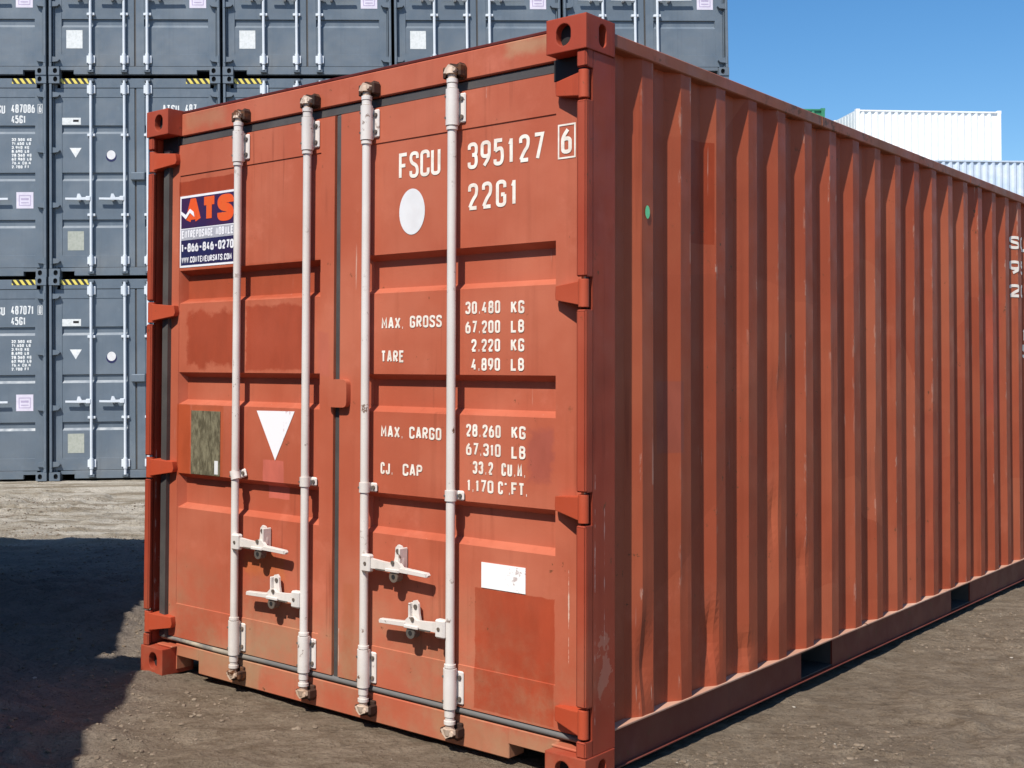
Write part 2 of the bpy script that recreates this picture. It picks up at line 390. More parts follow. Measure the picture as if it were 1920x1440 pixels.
def holed(mb, o, ex, ey, w_, h_, cx, cy, rw, rh, depth, n=24, c=.004):
    """rectangular plate face with a stadium hole and a tunnel behind it"""
    o, ex, ey = Vector(o), Vector(ex), Vector(ey); nr = ex.cross(ey)
    st = h_*0+max(0, rh-rw); sw2 = max(0, rw-rh)
    r = min(rw, rh); inn = []; out = []
    for i in range(n):
        a = 2*math.pi*(i+.5)/n; ca, sa = math.cos(a), math.sin(a)
        inn.append((cx+math.copysign(sw2, ca)+r*ca, cy+math.copysign(st, sa)+r*sa))
        k = 1e9
        if ca > 0: k = min(k, (w_-cx)/ca)
        if ca < 0: k = min(k, -cx/ca)
        if sa > 0: k = min(k, (h_-cy)/sa)
        if sa < 0: k = min(k, -cy/sa)
        out.append([cx+k*ca, cy+k*sa])
    for tx, ty in ((0, 0), (w_, 0), (w_, h_), (0, h_)):
        j = min(range(n), key=lambda q: (out[q][0]-tx)**2+(out[q][1]-ty)**2); out[j] = [tx, ty]
    P = lambda a, b, d=0: o+ex*a+ey*b-nr*d
    vs = [P(*q) for q in out]+[P(*q) for q in inn]+[P(q[0], q[1], depth) for q in inn]
    fs = []
    for i in range(n):
        j = (i+1) % n; fs += [(i, j, n+j, n+i), (n+i, n+j, 2*n+j, 2*n+i)]
    mb.add(vs, fs)
    mb.mat(1).add([P(q[0], q[1], depth) for q in inn], [tuple(range(n))]); mb.mat(0)

def casting(name, x0, y0, z0, fx, fy, top, mats, parent, W=.162, L=.178, H=.118, back=False):
    """corner casting occupying W along +fx from x0 and L along +fy from y0 (x0,y0 = outer corner)"""
    mb = MB(); xa, xb = sorted((x0, x0+fx*W)); ya, yb = sorted((y0, y0+fy*L)); z1 = z0+H
    hx = .092 if fx > 0 else W-.092; hy = .1 if fy > 0 else L-.1
    # front (-y) or back (+y) end
    if fy > 0: holed(mb, (xa, ya, z0), (1,0,0), (0,0,1), W, H, hx, H/2, .030, .038, .03)
    else: mb.add([(xa,ya,z0),(xb,ya,z0),(xb,ya,z1),(xa,ya,z1)], [(0,1,2,3)])
    if fy < 0: holed(mb, (xb, yb, z0), (-1,0,0), (0,0,1), W, H, W-hx, H/2, .030, .038, .03)
    else: mb.add([(xb,yb,z0),(xa,yb,z0),(xa,yb,z1),(xb,yb,z1)], [(0,1,2,3)])
    if fx < 0: holed(mb, (xb, ya, z0), (0,1,0), (0,0,1), L, H, hy, H/2, .024, .040, .03)
    else: mb.add([(xb,ya,z0),(xb,yb,z0),(xb,yb,z1),(xb,ya,z1)], [(0,1,2,3)])
    if fx > 0: holed(mb, (xa, yb, z0), (0,-1,0), (0,0,1), L, H, L-hy, H/2, .024, .040, .03)
    else: mb.add([(xa,yb,z0),(xa,ya,z0),(xa,ya,z1),(xa,yb,z1)], [(0,1,2,3)])
    if top: holed(mb, (xa, ya, z1), (1,0,0), (0,1,0), W, L, W/2, L/2, .034, .055, .02)
    else: mb.add([(xa,ya,z1),(xb,ya,z1),(xb,yb,z1),(xa,yb,z1)], [(0,1,2,3)])
    mb.add([(xa,yb,z0),(xb,yb,z0),(xb,ya,z0),(xa,ya,z0)], [(0,1,2,3)])
    return mb.build(name, mats, parent)

def corrugated(mb, ridges, y_start, y_end, z0, z1, Xo, Xi, of=.076, sl=.066, nz=1, sub=1, fn=None, flip=False):
    """vertical corrugated sheet in the YZ plane; ridges = list of y of the far edge of each outer flat"""
    prof = [(y_start, Xi)]
    for yk in ridges: prof += [(yk-of-sl, Xi), (yk-of, Xo), (yk, Xo), (yk+sl, Xi)]
    prof += [(y_end, Xi)]
    P = []
    for a, b in zip(prof[:-1], prof[1:]):
        for i in range(sub): P.append((a[0]+(b[0]-a[0])*i/sub, a[1]+(b[1]-a[1])*i/sub))
    P.append(prof[-1]); n = len(P); vs = []
    for j in range(nz+1):
        z = z0+(z1-z0)*j/nz
        for y, x in P: vs.append((x, y, z) if not fn else (x+fn(y, z), y, z))
    fs = [(j*n+i, j*n+i+1, (j+1)*n+i+1, (j+1)*n+i) for j in range(nz) for i in range(n-1)]
    if flip: fs = [f[::-1] for f in fs]
    mb.add(vs, fs)

# ------------------------------------------------------------------ yard grid axes (u along the grey stack's faces, v away)
SYAW, SROLL, SP_, SH = .76704958, .0153215, 2.47485, 2.896
SO = Vector((-10.49440695, 5.93249543, -.21651276))
U = Vector((math.cos(SYAW), math.sin(SYAW), 0)); V = Vector((-U.y, U.x, 0))
def uv(u, v, z=0): p = U*u+V*v; return Vector((p.x, p.y, z))
U0, V0 = SO.dot(U), Vector((SO.x, SO.y, 0)).dot(V)

# ------------------------------------------------------------------ ground
def vnoise(x, y, seed):
    rs = np.random.RandomState(seed); T = rs.rand(256, 256)
    xi = np.floor(x).astype(int); yi = np.floor(y).astype(int); fx = x-xi; fy = y-yi
    fx = fx*fx*(3-2*fx); fy = fy*fy*(3-2*fy); g = lambda a, b: T[a % 256, b % 256]
    return (g(xi, yi)*(1-fx)+g(xi+1, yi)*fx)*(1-fy)+(g(xi, yi+1)*(1-fx)+g(xi+1, yi+1)*fx)*fy-.5
def smooth(a, b, x): t_ = np.clip((x-a)/(b-a), 0, 1); return t_*t_*(3-2*t_)
def ground_h(u, v):
    x = U.x*u+V.x*v; y = U.y*u+V.y*v
    base = (-.2165+math.tan(SROLL)*np.clip(u-U0, -4, 12))*smooth(3.2, 10.5, v)
    base = base-.64*smooth(14, 34, u)*smooth(3, 20, v)
    h = np.zeros_like(u)
    for f, a, sd_ in ((.45, .05, 1), (1.3, .026, 2), (3.1, .018, 3), (7.5, .026, 4), (16, .015, 5), (31, .008, 6)):
        h += a*vnoise(u*f*.7+50, v*f*1.3+50, sd_)
    ridge = 1-np.abs(vnoise(u*2.2+9, v*6+9, 11))*2
    h += .016*np.clip(ridge-.75, 0, 1)*4*smooth(-.4, .2, vnoise(u*.6, v*.9, 12)+.0)
    # clodded earth where machines have turned, left of the container
    cl = smooth(-.05, .2, vnoise(u*.55+31, v*1.1+77, 21))*smooth(.4, -.3, u)
    h += cl*(.10*np.abs(vnoise(u*4, v*7.5, 22))+.06*np.abs(vnoise(u*9, v*15, 23)))
    h -= .05*smooth(.12, .3, vnoise(u*1.1+3, v*2.3+41, 24))*smooth(.6, -.2, u)
    # flattened beneath and around the container
    dx = np.maximum(np.maximum(-x, x-2.438), 0); dy_ = np.maximum(np.maximum(-y, y-6.058), 0)
    d = np.hypot(dx, dy_); k = smooth(0, .8, d)
    near = -.004+.45*np.clip(h, -.03, .012)
    h = near*(1-k)+h*k
    h = h+.022*np.exp(-((x-.12)**2+(y+.02)**2)/.02)-.0
    ins = (x > -.02) & (x < 2.46) & (y > .02) & (y < 6.06)
    h = np.where(ins, np.minimum(h, .004), h)
    far = smooth(9.5, 11.2, v)
    h = h*(1-far)+(-.012+.25*h)*far
    return base+h
def axis(segs):
    a = [segs[0][0]]
    for s0, s1, st in segs:
        n = max(1, int(round((s1-s0)/st))); a += list(np.linspace(s0, s1, n+1)[1:])
    return np.array(a)
ua = axis([(-600,-100,100),(-100,-24,8),(-24,-6,.5),(-6,-3.4,.06),(-3.4,5.0,.024),(5,9,.08),(9,24,.5),(24,100,8),(100,600,100)])
va = axis([(-600,-60,90),(-60,-12,8),(-12,-5.2,.4),(-5.2,4.8,.024),(4.8,8,.05),(8,12,.1),(12,24,.6),(24,100,8),(100,600,100)])
UU, VV = np.meshgrid(ua, va, indexing='ij'); HH = ground_h(UU, VV)
co = np.stack([U.x*UU+V.x*VV, U.y*UU+V.y*VV, HH], -1).reshape(-1, 3)
nu, nv = len(ua), len(va)
ii, jj = np.meshgrid(np.arange(nu-1), np.arange(nv-1), indexing='ij')
a_ = (ii*nv+jj).ravel(); q = np.stack([a_, a_+nv, a_+nv+1, a_+1], 1)
me = bpy.data.meshes.new('ground'); me.vertices.add(len(co)); me.vertices.foreach_set('co', co.ravel())
me.loops.add(q.size); me.loops.foreach_set('vertex_index', q.ravel()); me.polygons.add(len(q))
me.polygons.foreach_set('loop_start', np.arange(0, q.size, 4)); me.polygons.foreach_set('use_smooth', np.ones(len(q), bool)); me.update()
t = NT('packed_dirt_ground')
rotm = t.n('ShaderNodeMapping'); t.put(rotm.inputs[0], t.co); rotm.inputs['Rotation'].default_value = (0, 0, -SYAW)
g = rotm.outputs[0]; sx = t.n('ShaderNodeSeparateXYZ'); t.put(sx.inputs[0], g); gu, gv = sx.outputs[0], sx.outputs[1]
n1 = t.noise(.9, 6, .6, g, (1, 1.8, 1)); n2 = t.noise(7, 8, .72, g, (1, 1.5, 1)); n3 = t.noise(60, 4, .7, g)
near = t.mix(t.ramp(n2, .3, .7), (.165, .120, .080), (.315, .25, .18))
near = t.mix(t.math('MULTIPLY', t.ramp(n1, .42, .66), .45), near, (.185, .140, .098))
far = t.mix(t.ramp(t.noise(1.5, 8, .66, g, (.6, 1.7, 1)), .36, .64), (.265, .215, .15), (.56, .50, .41))
far = t.mix(t.math('MULTIPLY', t.ramp(n2, .5, .75), .5), far, (.34, .27, .17))
mk = t.ramp(t.math('ADD', gv, t.math('MULTIPLY', t.math('SUBTRACT', n1, .5), 2.2)), 3.4, 4.5)
mk = t.math('MULTIPLY', mk, t.ramp(gu, 6, 1.0))
shade_lift = t.math('MULTIPLY', t.ramp(gu, .35, -.5), t.math('SUBTRACT', 1., mk))  # ground colour lifted where the left-hand shadow lies, to brighten that shade
near = t.mix(t.math('MULTIPLY', shade_lift, .5), near, (.25, .222, .215))
col = t.mix(mk, near, far)
dk2 = t.math('MULTIPLY', t.ramp(t.noise(16, 6, .7, g, (1, 1.3, 1)), .56, .66), t.ramp(t.noise(1.3, 4, .6, g), .42, .6))
col = t.mix(t.math('MULTIPLY', dk2, .55), col, (.085, .066, .048))
vor = t.n('ShaderNodeTexVoronoi'); t.put(vor.inputs['Vector'], g); vor.inputs['Scale'].default_value = 34
peb = t.ramp(vor.outputs['Distance'], .16, .10); pm = t.ramp(t.noise(9, 3, .6, g), .55, .62)
col = t.mix(t.math('MULTIPLY', t.math('MULTIPLY', peb, pm), .5), col, (.34, .29, .23))
col = t.mix(t.math('MULTIPLY', t.ramp(n3, .52, .68), .5), col, (.08, .062, .045))
col = t.mix(t.math('MULTIPLY', t.ramp(t.noise(85, 3, .6, g), .62, .70), .3), col, (.36, .30, .23))
nm = t.bump(n2, .06, 1); nm = t.bump(t.noise(24, 6, .62, g, (1, 1.3, 1)), .03, 1, nm); nm = t.bump(n3, .007, 1, nm)
t.out(col, .95, nm, spec=.15); me.materials.append(t.m)
tag(link('ground', me), kind='structure')

# ------------------------------------------------------------------ the red container
W, H, L = 2.438, 2.591, 6.058
RC = thing('shipping_container', 'weathered red-brown shipping container with white lock rods, filling the foreground', 'container')
YD = .075
def mirror(o, name=None): return o
for (x, fx) in ((0, 1), (W, -1)):
    for z, top in ((0, False), (H-.118, True)):
        casting('corner_casting', x, 0, z, fx, 1, top, [M['frame'], M['black']], RC)
        casting('corner_casting', x, L, z, fx, -1, top, [M['frame'], M['black']], RC)
HZ = (2.358, 1.655, .937, .227)
# door-end posts with notches for the hinge knuckles
for sgn in (-1, 1):
    X = (lambda d: d) if sgn < 0 else (lambda d: W-d)
    mb = MB(); zs = [.118]
    for hz in sorted(HZ): zs += [hz-.055, hz+.055]
    zs += [H-.118]
    for i in range(0, len(zs), 2):
        mb.box(X(.004), X(.044), .006, .020, zs[i], zs[i+1], .005); mb.box(X(.0042), X(.016), .014, .047, zs[i], zs[i+1])
    mb.box(X(.0040), X(.0165), .0465, .187, .118, H-.118, .002)
    mb.box(X(.010), X(.10), .13, .18, .118, H-.118)
    mb.build('corner_post', M['frame'], RC)
    mb = MB(); mb.box(X(.004), X(.10), L-.15, L-.004, .118, H-.118, .008); mb.build('corner_post', M['frame'], RC)
# header and sill
mb = MB(); mb.box(.164, W-.164, YD+.002, .17, 2.470, 2.574, .004)
mb.build('door_header', M['red'], RC)
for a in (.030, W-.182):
    mb = MB(); mb.box(a, a+.152 if a > 1 else a+.116, YD-.0025, YD+.05, 2.398, 2.4725, .002); mb.build('gasket', M['black'], RC)  # solid black blocks stand for the shaded void under the top castings
mb = MB(); mb.box(.15, W-.15, .082, .32, 2.575, 2.588, .003); mb.build('roof_lip', M['maroon'], RC)
mb = MB()
for a, b in ((.324, 2.066),): mb.box(a, b, YD+.002, .17, .024, .136, .004)
mb.box(.158, .328, YD+.0015, .17, .081, .1358, .003); mb.box(2.062, W-.158, YD+.0015, .17, .077, .1358, .003)
mb.box(2.226, W-.158, YD+.003, .16, .02, .08, .002); mb.box(.158, .168, YD+.003, .16, .02, .083)
mb.box(.06, .17, .045, .17, .1185, .128, .003); mb.box(W-.17, W-.06, .045, .17, .1185, .128, .003)
mb.build('door_sill', M['red'], RC)
# rails
mb = MB(); mb.box(2.374, 2.434, .16, L-.15, 2.511, 2.560, .004); mb.box(2.30, 2.418, .16, L-.15, 2.556, 2.566, .002)
for wy in (1.94, 4.1): mb.box(2.4345, 2.4365, wy, wy+.012, 2.515, 2.557)
mb.build('top_rail', M['rail'], RC)
mb = MB(); mb.box(.004, .064, .16, L-.15, 2.511, 2.560, .004); mb.build('top_rail', M['rail'], RC)
PK = ((1.77, 2.112), (3.80, 4.144))
def bottom_rail(X, s):
    mb = MB(); ys = [.172, PK[0][0], PK[0][1], PK[1][0], PK[1][1], L-.172]
    for i in (0, 2, 4): mb.box(X-s*.008, X, ys[i], ys[i+1], .03, .170)
    mb.box(X-s*.05, X+s*.016, .172, L-.172, .030, .0350, .001)
    mb.mat(1).box(X-s*.10, X+s*.030, .172, L-.172, .1700, .1785, .002); mb.mat(0)
    for a, b in PK: mb.box(X-s*.010, X-s*.001, a-.001, b+.001, .156, .1696)
    mb.build('bottom_rail', [M['rail_dark'], M['dusty']], RC)
M['rail_dark'] = paint('brown_red_bottom_rail', (.15, .034, .023), (.175, .045, .031), rust=.58, dirt=.12, dirtc=(.2, .13, .09))
M['dusty'] = paint('dusty_rail_ledge', (.50, .27, .18), (.58, .38, .28), rust=.6)  # dust colour made paler to carry the sunlight on the ledge
bottom_rail(2.400, 1); bottom_rail(.038, -1)
M['steel'] = plain('dull_pocket_steel', (.060, .056, .052), .6, (.035, .032, .030), 5)
for a, b in PK:
    mb = MB(); mb.box(.045, 2.391, a-.006, a-.001, .038, .156); mb.box(.045, 2.391, b+.001, b+.006, .038, .156); mb.box(.045, 2.388, a, b, .1565, .16)
    mb.box(.045, 2.398, a, b, .0385, .043); mb.build('forklift_pocket', M['steel'], RC)
mb = MB(); mb.box(.05, 2.35, .17, L-.1, .12, .165); mb.build('floor', M['rust'], RC)
# corrugated side
rid = [.4555+.278*k for k in range(20)]
def dents(y, z):
    d = 0
    for cy, cz, sy, sz, a in ((.915, .36, .03, .10, -.026), (.40, .36, .035, .12, -.020), (1.47, .78, .02, .10, -.012), (1.75, .55, .03, .07, -.010), (1.19, .27, .04, .05, -.012),
                              (1.49, 1.28, .03, .10, -.010), (.66, .50, .03, .2, -.006), (2.6, .9, .03, .15, -.008), (3.4, .6, .03, .1, -.008)):
        e = ((y-cy)/sy)**2+((z-cz)/sz)**2
        if e < 9: d += a*math.exp(-e/1.2)
    return d+.0015*math.sin(y*3.1+z*1.7)
mb = MB(); corrugated(mb, rid, .186, L-.15, .174, 2.515, 2.426, 2.390, nz=70, sub=3, fn=dents, flip=False)
mb.build('side_panel', M['side'], RC)
mb = MB(); corrugated(mb, rid, .186, L-.15, .174, 2.515, .012, .048, nz=1, sub=1, flip=True); mb.build('side_panel', M['side'], RC)
mb = MB(); mb.box(.10, W-.10, L-.05, L-.04, .12, 2.5)
for i in range(8): mb.prism([(.18+i*.27, .14), (.32+i*.27, .14), (.32+i*.27, 2.48), (.18+i*.27, 2.48)], L-.041, L-.012)
mb.box(.1, W-.1, L-.07, L-.006, 2.48, 2.56); mb.box(.1, W-.1, L-.07, L-.006, .03, .14); mb.build('end_wall', M['red'], RC)
mb = MB(); mb.box(.05, 2.39, .3, L-.05, 2.560, 2.564)
for i in range(26): mb.box(.12, 2.32, .42+i*.21, .52+i*.21, 2.5635, 2.578, .004)
mb.build('roof', M['rail'], RC)
# doors
RECS = [(1.694, 1.846), (1.2315, 1.3785), (.758, .916)]
doors = []
for (xa, xb, ra, rb, mt) in ((.100, 1.176, .160, 1.095, 'door_l'), (1.212, 2.370, 1.343, 2.263, 'door_r')):
    mb = MB(); door_surface(mb, xa, xb, .166, 2.428, YD, RECS, ra, rb)
    doors.append(mb.build('door', M[mt], RC))
DL, DR = doors
# gaskets
mb = MB(); mb.box(.10, 2.34, YD+.012, YD+.04, 2.428, 2.468, .006); mb.build('gasket', M['rubber'], DR)
mb = MB(); mb.box(1.177, 1.211, YD+.007, YD+.045, .15, 2.43, .006); mb.build('gasket', M['rubber'], DL)
mb = MB(); n = 60; vs = []
for i in range(n+1):
    x = .052+(2.372-.052)*i/n; wv = .004*math.sin(x*9)*max(0, 1-x)
    for j in range(7):
        a = math.pi*j/6; vs.append((x, YD+.03-.034*math.sin(a), .151+.0165*math.cos(a)+wv))
mb.add(vs, [(7*i+j, 7*i+j+1, 7*i+j+8, 7*i+j+7) for i in range(n) for j in range(6)]); mb.build('gasket', M['rubber_dusty'], DL, 60)
mb = MB(); mb.prism([(0,0)]*0 or [(.064, .16), (.104, .16), (.104, 2.41), (.064, 2.41)], .054, YD+.02); mb.build('gasket', M['rubber'], DL)
mb = MB(); mb.box(2.372, 2.398, .084, YD+.03, .16, 2.41, .005); mb.build('gasket', M['rubber'], DR)
mb = MB()
pts = [(1.167+.108*(.5+.5*math.copysign(abs(math.cos(a))**.35, math.cos(a))), 1.243+.113*(.5+.5*math.copysign(abs(math.sin(a))**.35, math.sin(a)))) for a in [2*math.pi*i/24 for i in range(24)]]
mb.prism(pts, .050, .076); mb.build('door_latch_plate', M['door_r'], DR, 40)
# hinges
def hinge(sgn, hz, par):
    X = (lambda d: d) if sgn < 0 else (lambda d: W-d)
    mb = MB()
    mb.cyl((X(.024), .023, hz-.047), (X(.024), .023, hz+.047), .0185, 14)
    a = [(X(.03), hz-.040), (X(.155), hz-.018), (X(.160), hz-.002), (X(.155), hz+.030), (X(.075), hz+.036), (X(.03), hz+.040)]
    # wedge blade: nearer the viewer at the knuckle, meeting the door at its tip
    fr = {0: .010, 1: .048, 2: .052, 3: .048, 4: .022, 5: .010}
    n = len(a); vs = [(p[0], fr[i], p[1]) for i, p in enumerate(a)]+[(p[0], YD+.001, p[1]) for p in a]
    fs = [tuple(range(n)), tuple(range(n, 2*n))[::-1]]+[(i, n+i, n+(i+1) % n, (i+1) % n) for i in range(n)]
    if sgn > 0: fs = [f[::-1] for f in fs]
    mb.add(vs, fs)
    mb.build('hinge', M['hinge'], par, 35)
for hz in HZ: hinge(-1, hz, DL); hinge(1, hz, DR)
# lock rods
RX = (.612, 1.050, 1.388, 1.825); YR = .040
for i, rx in enumerate(RX):
    par = DL if i < 2 else DR
    mb = MB(); mb.cyl((rx, YR, .112), (rx, YR, 2.472), .0168, 24)
    for z0, z1, r in ((2.281, 2.293, .0215), (.313, .324, .0215), (2.435, 2.452, .0195), (2.455, 2.470, .0215), (.108, .120, .0215), (.135, .160, .0195)):
        mb.cyl((rx, YR, z0), (rx, YR, z1), r, 20)
    mb.build('lock_rod', M['white'], par, 40)
    for (z0, z1) in ((2.297, 2.432), (.164, .309)):
        mb = MB(); mb.cyl((rx, YR, z0), (rx, YR, z1), .0245, 22); mb.box(rx-.020, rx+.012, YR, YD-.004, z0+.004, z1-.004, .003)
        mb.box(rx-.034, rx+.040, YD-.009, YD+.0005, z0+.012, z1-.012, .006)
        mb.mat(1)
        for zz in (z0+.034, z1-.034): mb.cyl((rx+.026, YD-.015, zz), (rx+.026, YD-.008, zz), .0082, 8)
        for zz in (z0+.028, z1-.028): mb.cyl((rx-.0165, YR-.0225, zz), (rx-.014, YR-.015, zz), .0045, 8)
        mb.build('rod_guide', [M['white'], M['bolt']], par, 40)
    tilt = .5 if i == 0 else 0
    mb = MB(); zc = .936
    mb.cyl((rx, YR, zc-.019), (rx, YR, zc+.019), .0215, 20); mb.box(rx-.018, rx+.012, YR, YD-.004, zc-.017, zc+.017, .003); mb.box(rx-.034, rx+.040, YD-.011, YD+.0005, zc-.018, zc+.018, .005)
    mb.mat(1).cyl((rx+.027, YD-.017, zc), (rx+.027, YD-.010, zc), .0080, 8); mb.cyl((rx-.014, YR-.021, zc), (rx-.012, YR-.014, zc), .004, 8)
    o = mb.build('rod_clamp', [M['white'], M['bolt']], par, 40)
    if tilt:
        o.matrix_basis = Matrix.Translation((rx, 0, zc)) @ Matrix.Rotation(-.32, 4, 'Y') @ Matrix.Translation((-rx, 0, -zc))
    for s, zc in ((1, 2.498), (-1, .082)):
        mb = MB()
        mb.cyl((rx, YR, zc-s*.026), (rx, YR, zc-s*.006), .0165, 16); mb.cyl((rx-.001, YR-.003, zc-s*.010), (rx-.001, YR-.003, zc+s*.014), .0225, 12, .015)
        mb.prism([(rx-.032, zc-s*.004), (rx+.026, zc-s*.008), (rx+.032, zc+s*.006), (rx+.012, zc+s*.016), (rx-.008, zc+s*.026), (rx-.024, zc+s*.012)], YR-.014, YR+.006)
        mb.cyl((rx+.022, YR-.019, zc+s*.004), (rx+.022, YR+.015, zc+s*.004), .0085, 10)
        mb.build('cam', M['cream'], par, 40)
        mb = MB()
        mb.box(rx-.045, rx-.033, YR-.004, YD+.003, zc-.018-s*.004, zc+.014+s*.008, .004); mb.box(rx+.028, rx+.041, YR-.006, YD+.003, zc-.022, zc+.020+s*.005, .005)
        mb.prism([(rx-.045, zc+s*.012), (rx+.041, zc+s*.012), (rx+.030, zc+s*.032), (rx+.014, zc+s*.027), (rx-.016, zc+s*.035), (rx-.034, zc+s*.024)], YR+.008, YD+.003)
        mb.box(rx-.036, rx+.036, YD-.012, YD+.003, zc-.028, zc+.028, .003)
        mb.build('cam_keeper', M['rust'], par, 35)
def handle(rx, s, z, par):
    mb = MB(); X = lambda d: rx+s*d
    mb.box(X(.006), X(.052), .012, .044, z-.034, z+.034, .006)
    mb.prism([(X(.050), z-.018), (X(.050), z+.019), (X(.11), z+.014), (X(.150), z+.012), (X(.175), z+.024), (X(.192), z+.020), (X(.212), z+.002), (X(.336), z-.005), (X(.343), z-.013), (X(.336), z-.022), (X(.21), z-.018), (X(.12), z-.016)], .024, .040)
    mb.prism([(X(.205), z-.001), (X(.336), z-.007), (X(.336), z-.020), (X(.205), z-.016)], .019, .030)
    # retainer tab bolted to the door, with its hasp
    mb.prism([(X(.150), z+.004), (X(.157), z+.034), (X(.160), z+.070), (X(.172), z+.082), (X(.188), z+.078), (X(.196), z+.066), (X(.198), z+.004)], .046, .056)
    mb.box(X(.189), X(.197), .028, YD+.001, z-.012, z+.072, .003)
    mb.box(X(.135), X(.205), .012, .022, z-.020, z-.006, .003)
    mb.mat(1)
    mb.cyl((X(.032), .009, z), (X(.032), .013, z), .0070, 10); mb.cyl((X(.173), .042, z+.058), (X(.173), .047, z+.058), .009, 10)
    mb.cyl((X(.175), .018, z-.036), (X(.175), .050, z-.036), .0215, 18); mb.box(X(.08), X(.13), .018, .023, z-.020, z-.015); mb.cyl((X(.168), .018, z+.016), (X(.168), .023, z+.016), .008, 10)
    mb.mat(2).cyl((X(.175), .0165, z-.036), (X(.175), .0185, z-.036), .009, 12)
    mb.build('lock_handle', [M['white'], M['bolt'], M['black']], par, 40)
handle(RX[0], 1, .652, DL); handle(RX[1], -1, .456, DL); handle(RX[2], 1, .648, DR); handle(RX[3], -1, .450, DR)

# --- markings on the doors
YS = YD+.0022          # on the inset sheet (sheet is at YD+.004)
YF = YD-.0018          # on the door frame
def plaque(name, x0, x1, z0, z1, y, mat, par, th=.0016):
    mb = MB(); mb.box(x0, x1, y-th, y+.001, z0, z1); return mb.build(name, mat, par)
mb = MB(); sw = .0138
write(mb, 'FSCU', 1.527, 2.131, .102, .047, .0085, YS, sw, slots=[1.527, 1.582, 1.637, 1.691]); mb.build('lettering', M['text'], DR)
mb = MB(); write(mb, '395127', 1.870, 2.134, .098, .047, .010, YS, sw, slots=[1.870, 1.930, 1.990, 2.053, 2.104, 2.166]); mb.build('lettering', M['text'], DR)
mb = MB(); write(mb, '22G1', 1.872, 1.983, .098, .047, .010, YS, sw, slots=[1.872, 1.937, 2.001, 2.066]); mb.build('lettering', M['text'], DR)
mb = MB(); write(mb, '6', 2.287, 2.142, .090, .044, 0, YF, sw)
for a, b, c, d in ((2.2735, 2.347, 2.2395, 2.2455), (2.2735, 2.347, 2.1255, 2.1315), (2.2735, 2.2795, 2.1315, 2.2395), (2.341, 2.347, 2.1315, 2.2395)):
    mb.add([(a, YF, c), (b, YF, c), (b, YF, d), (a, YF, d)], [(0, 1, 2, 3)])
mb.build('lettering', M['text'], DR)
def small(text, x0, z0, x1, h=.046, sw=.0085):
    tot = x1-x0
    gap = .003 if text == '.FT.' else .006; fix = 0
    for c in text:
        if c in ".,'": fix += sw*1.3+gap
        elif c == ' ': fix += gap
        elif c == '1': fix += gap
        else: fix += gap
    k = sum(1. if c not in " .,'1" else (.75 if c == ' ' else (.62 if c == '1' else 0)) for c in text)
    cw = (tot-fix+gap)/k; mb = MB(); write(mb, text, x0, z0, h, cw, gap, YS, sw); mb.build('lettering', M['text'], DR)
for tx, x0, z0, x1 in (('MAX.', 1.440, 1.553, 1.556), ('GROSS', 1.588, 1.556, 1.748), ('30.480', 1.862, 1.601, 2.022), ('KG', 2.070, 1.598, 2.129), ('67.200', 1.862, 1.530, 2.022), ('LB', 2.070, 1.530, 2.129),
    ('TARE', 1.438, 1.424, 1.559), ('2.220', 1.890, 1.463, 2.022), ('KG', 2.070, 1.463, 2.129), ('4.890', 1.890, 1.394, 2.022), ('LB', 2.070, 1.394, 2.129),
    ('MAX.', 1.440, 1.132, 1.556), ('CARGO', 1.588, 1.133, 1.748), ('28.260', 1.867, 1.153, 2.026), ('KG', 2.074, 1.153, 2.136), ('67.310', 1.867, 1.085, 2.026), ('LB', 2.074, 1.083, 2.136),
    ('CJ.', 1.439, .990, 1.505), ('CAP', 1.555, .990, 1.655), ('33.2', 1.899, 1.019, 1.992), ('CU.M.', 2.030, 1.019, 2.138), ('1.170', 1.872, .953, 1.994), ("C'", 2.015, .953, 2.054), ('.FT.', 2.060, .953, 2.146)):
    small(tx, x0, z0, x1)
mb = MB(); n = 40
mb.add([(1.5955+.0655*math.cos(2*math.pi*i/n), YS, 2.002+.0885*math.sin(2*math.pi*i/n)) for i in range(n)], [tuple(range(n))]); mb.build('round_decal', M['disc'], DR)
plaque('paper_label', 1.941, 2.137, .612, .703, YS+.0006, M['label'], DR)
mb = MB(); mb.add([(.706, YS, 1.216), (.826, YS, 1.008), (.945, YS, 1.219)], [(0, 1, 2)]); mb.build('triangle_decal', M['tri'], DL)
plaque('data_plate', .258, .462, .918, 1.205, YS+.0006, M['plate'], DL, .003)
plaque('paper_label', .428, .452, .925, .985, YS-.003, M['disc'], DL, .001)
# company sticker
mb = MB(); y = YS
def rect(mb, a, b, c, d, y): mb.add([(a, y, c), (b, y, c), (b, y, d), (a, y, d)], [(0, 1, 2, 3)])
rect(mb, .158, .590, 1.860, 2.190, y); mb.mat(1); rect(mb, .168, .580, 2.040, 2.180, y-.0006); mb.mat(4); rect(mb, .168, .580, 1.988, 2.036, y-.0006)
mb.mat(2); rect(mb, .168, .580, 1.870, 1.986, y-.0006)
mb.mat(3); write(mb, 'ATS', .200, 2.054, .120, .112, .003, y-.0014, .039, dy=.0005)
mb.mat(0); mb.add([(.168, y-.0034, 2.108), (.205, y-.0034, 2.082), (.235, y-.0034, 2.110), (.268, y-.0034, 2.088), (.262, y-.0034, 2.112), (.235, y-.0034, 2.128), (.205, y-.0034, 2.102), (.172, y-.0034, 2.120)], [(0,1,6,7),(1,2,5,6),(2,3,4,5)])
mb.mat(0); write(mb, 'ENTREPOSAGE MOBILE', .174, 1.994, .036, .0180, .0028, y-.0012, .0072, dy=.0003)
write(mb, '1-866-846-0270', .172, 1.930, .040, .0236, .0038, y-.0012, .0088, dy=.0003)
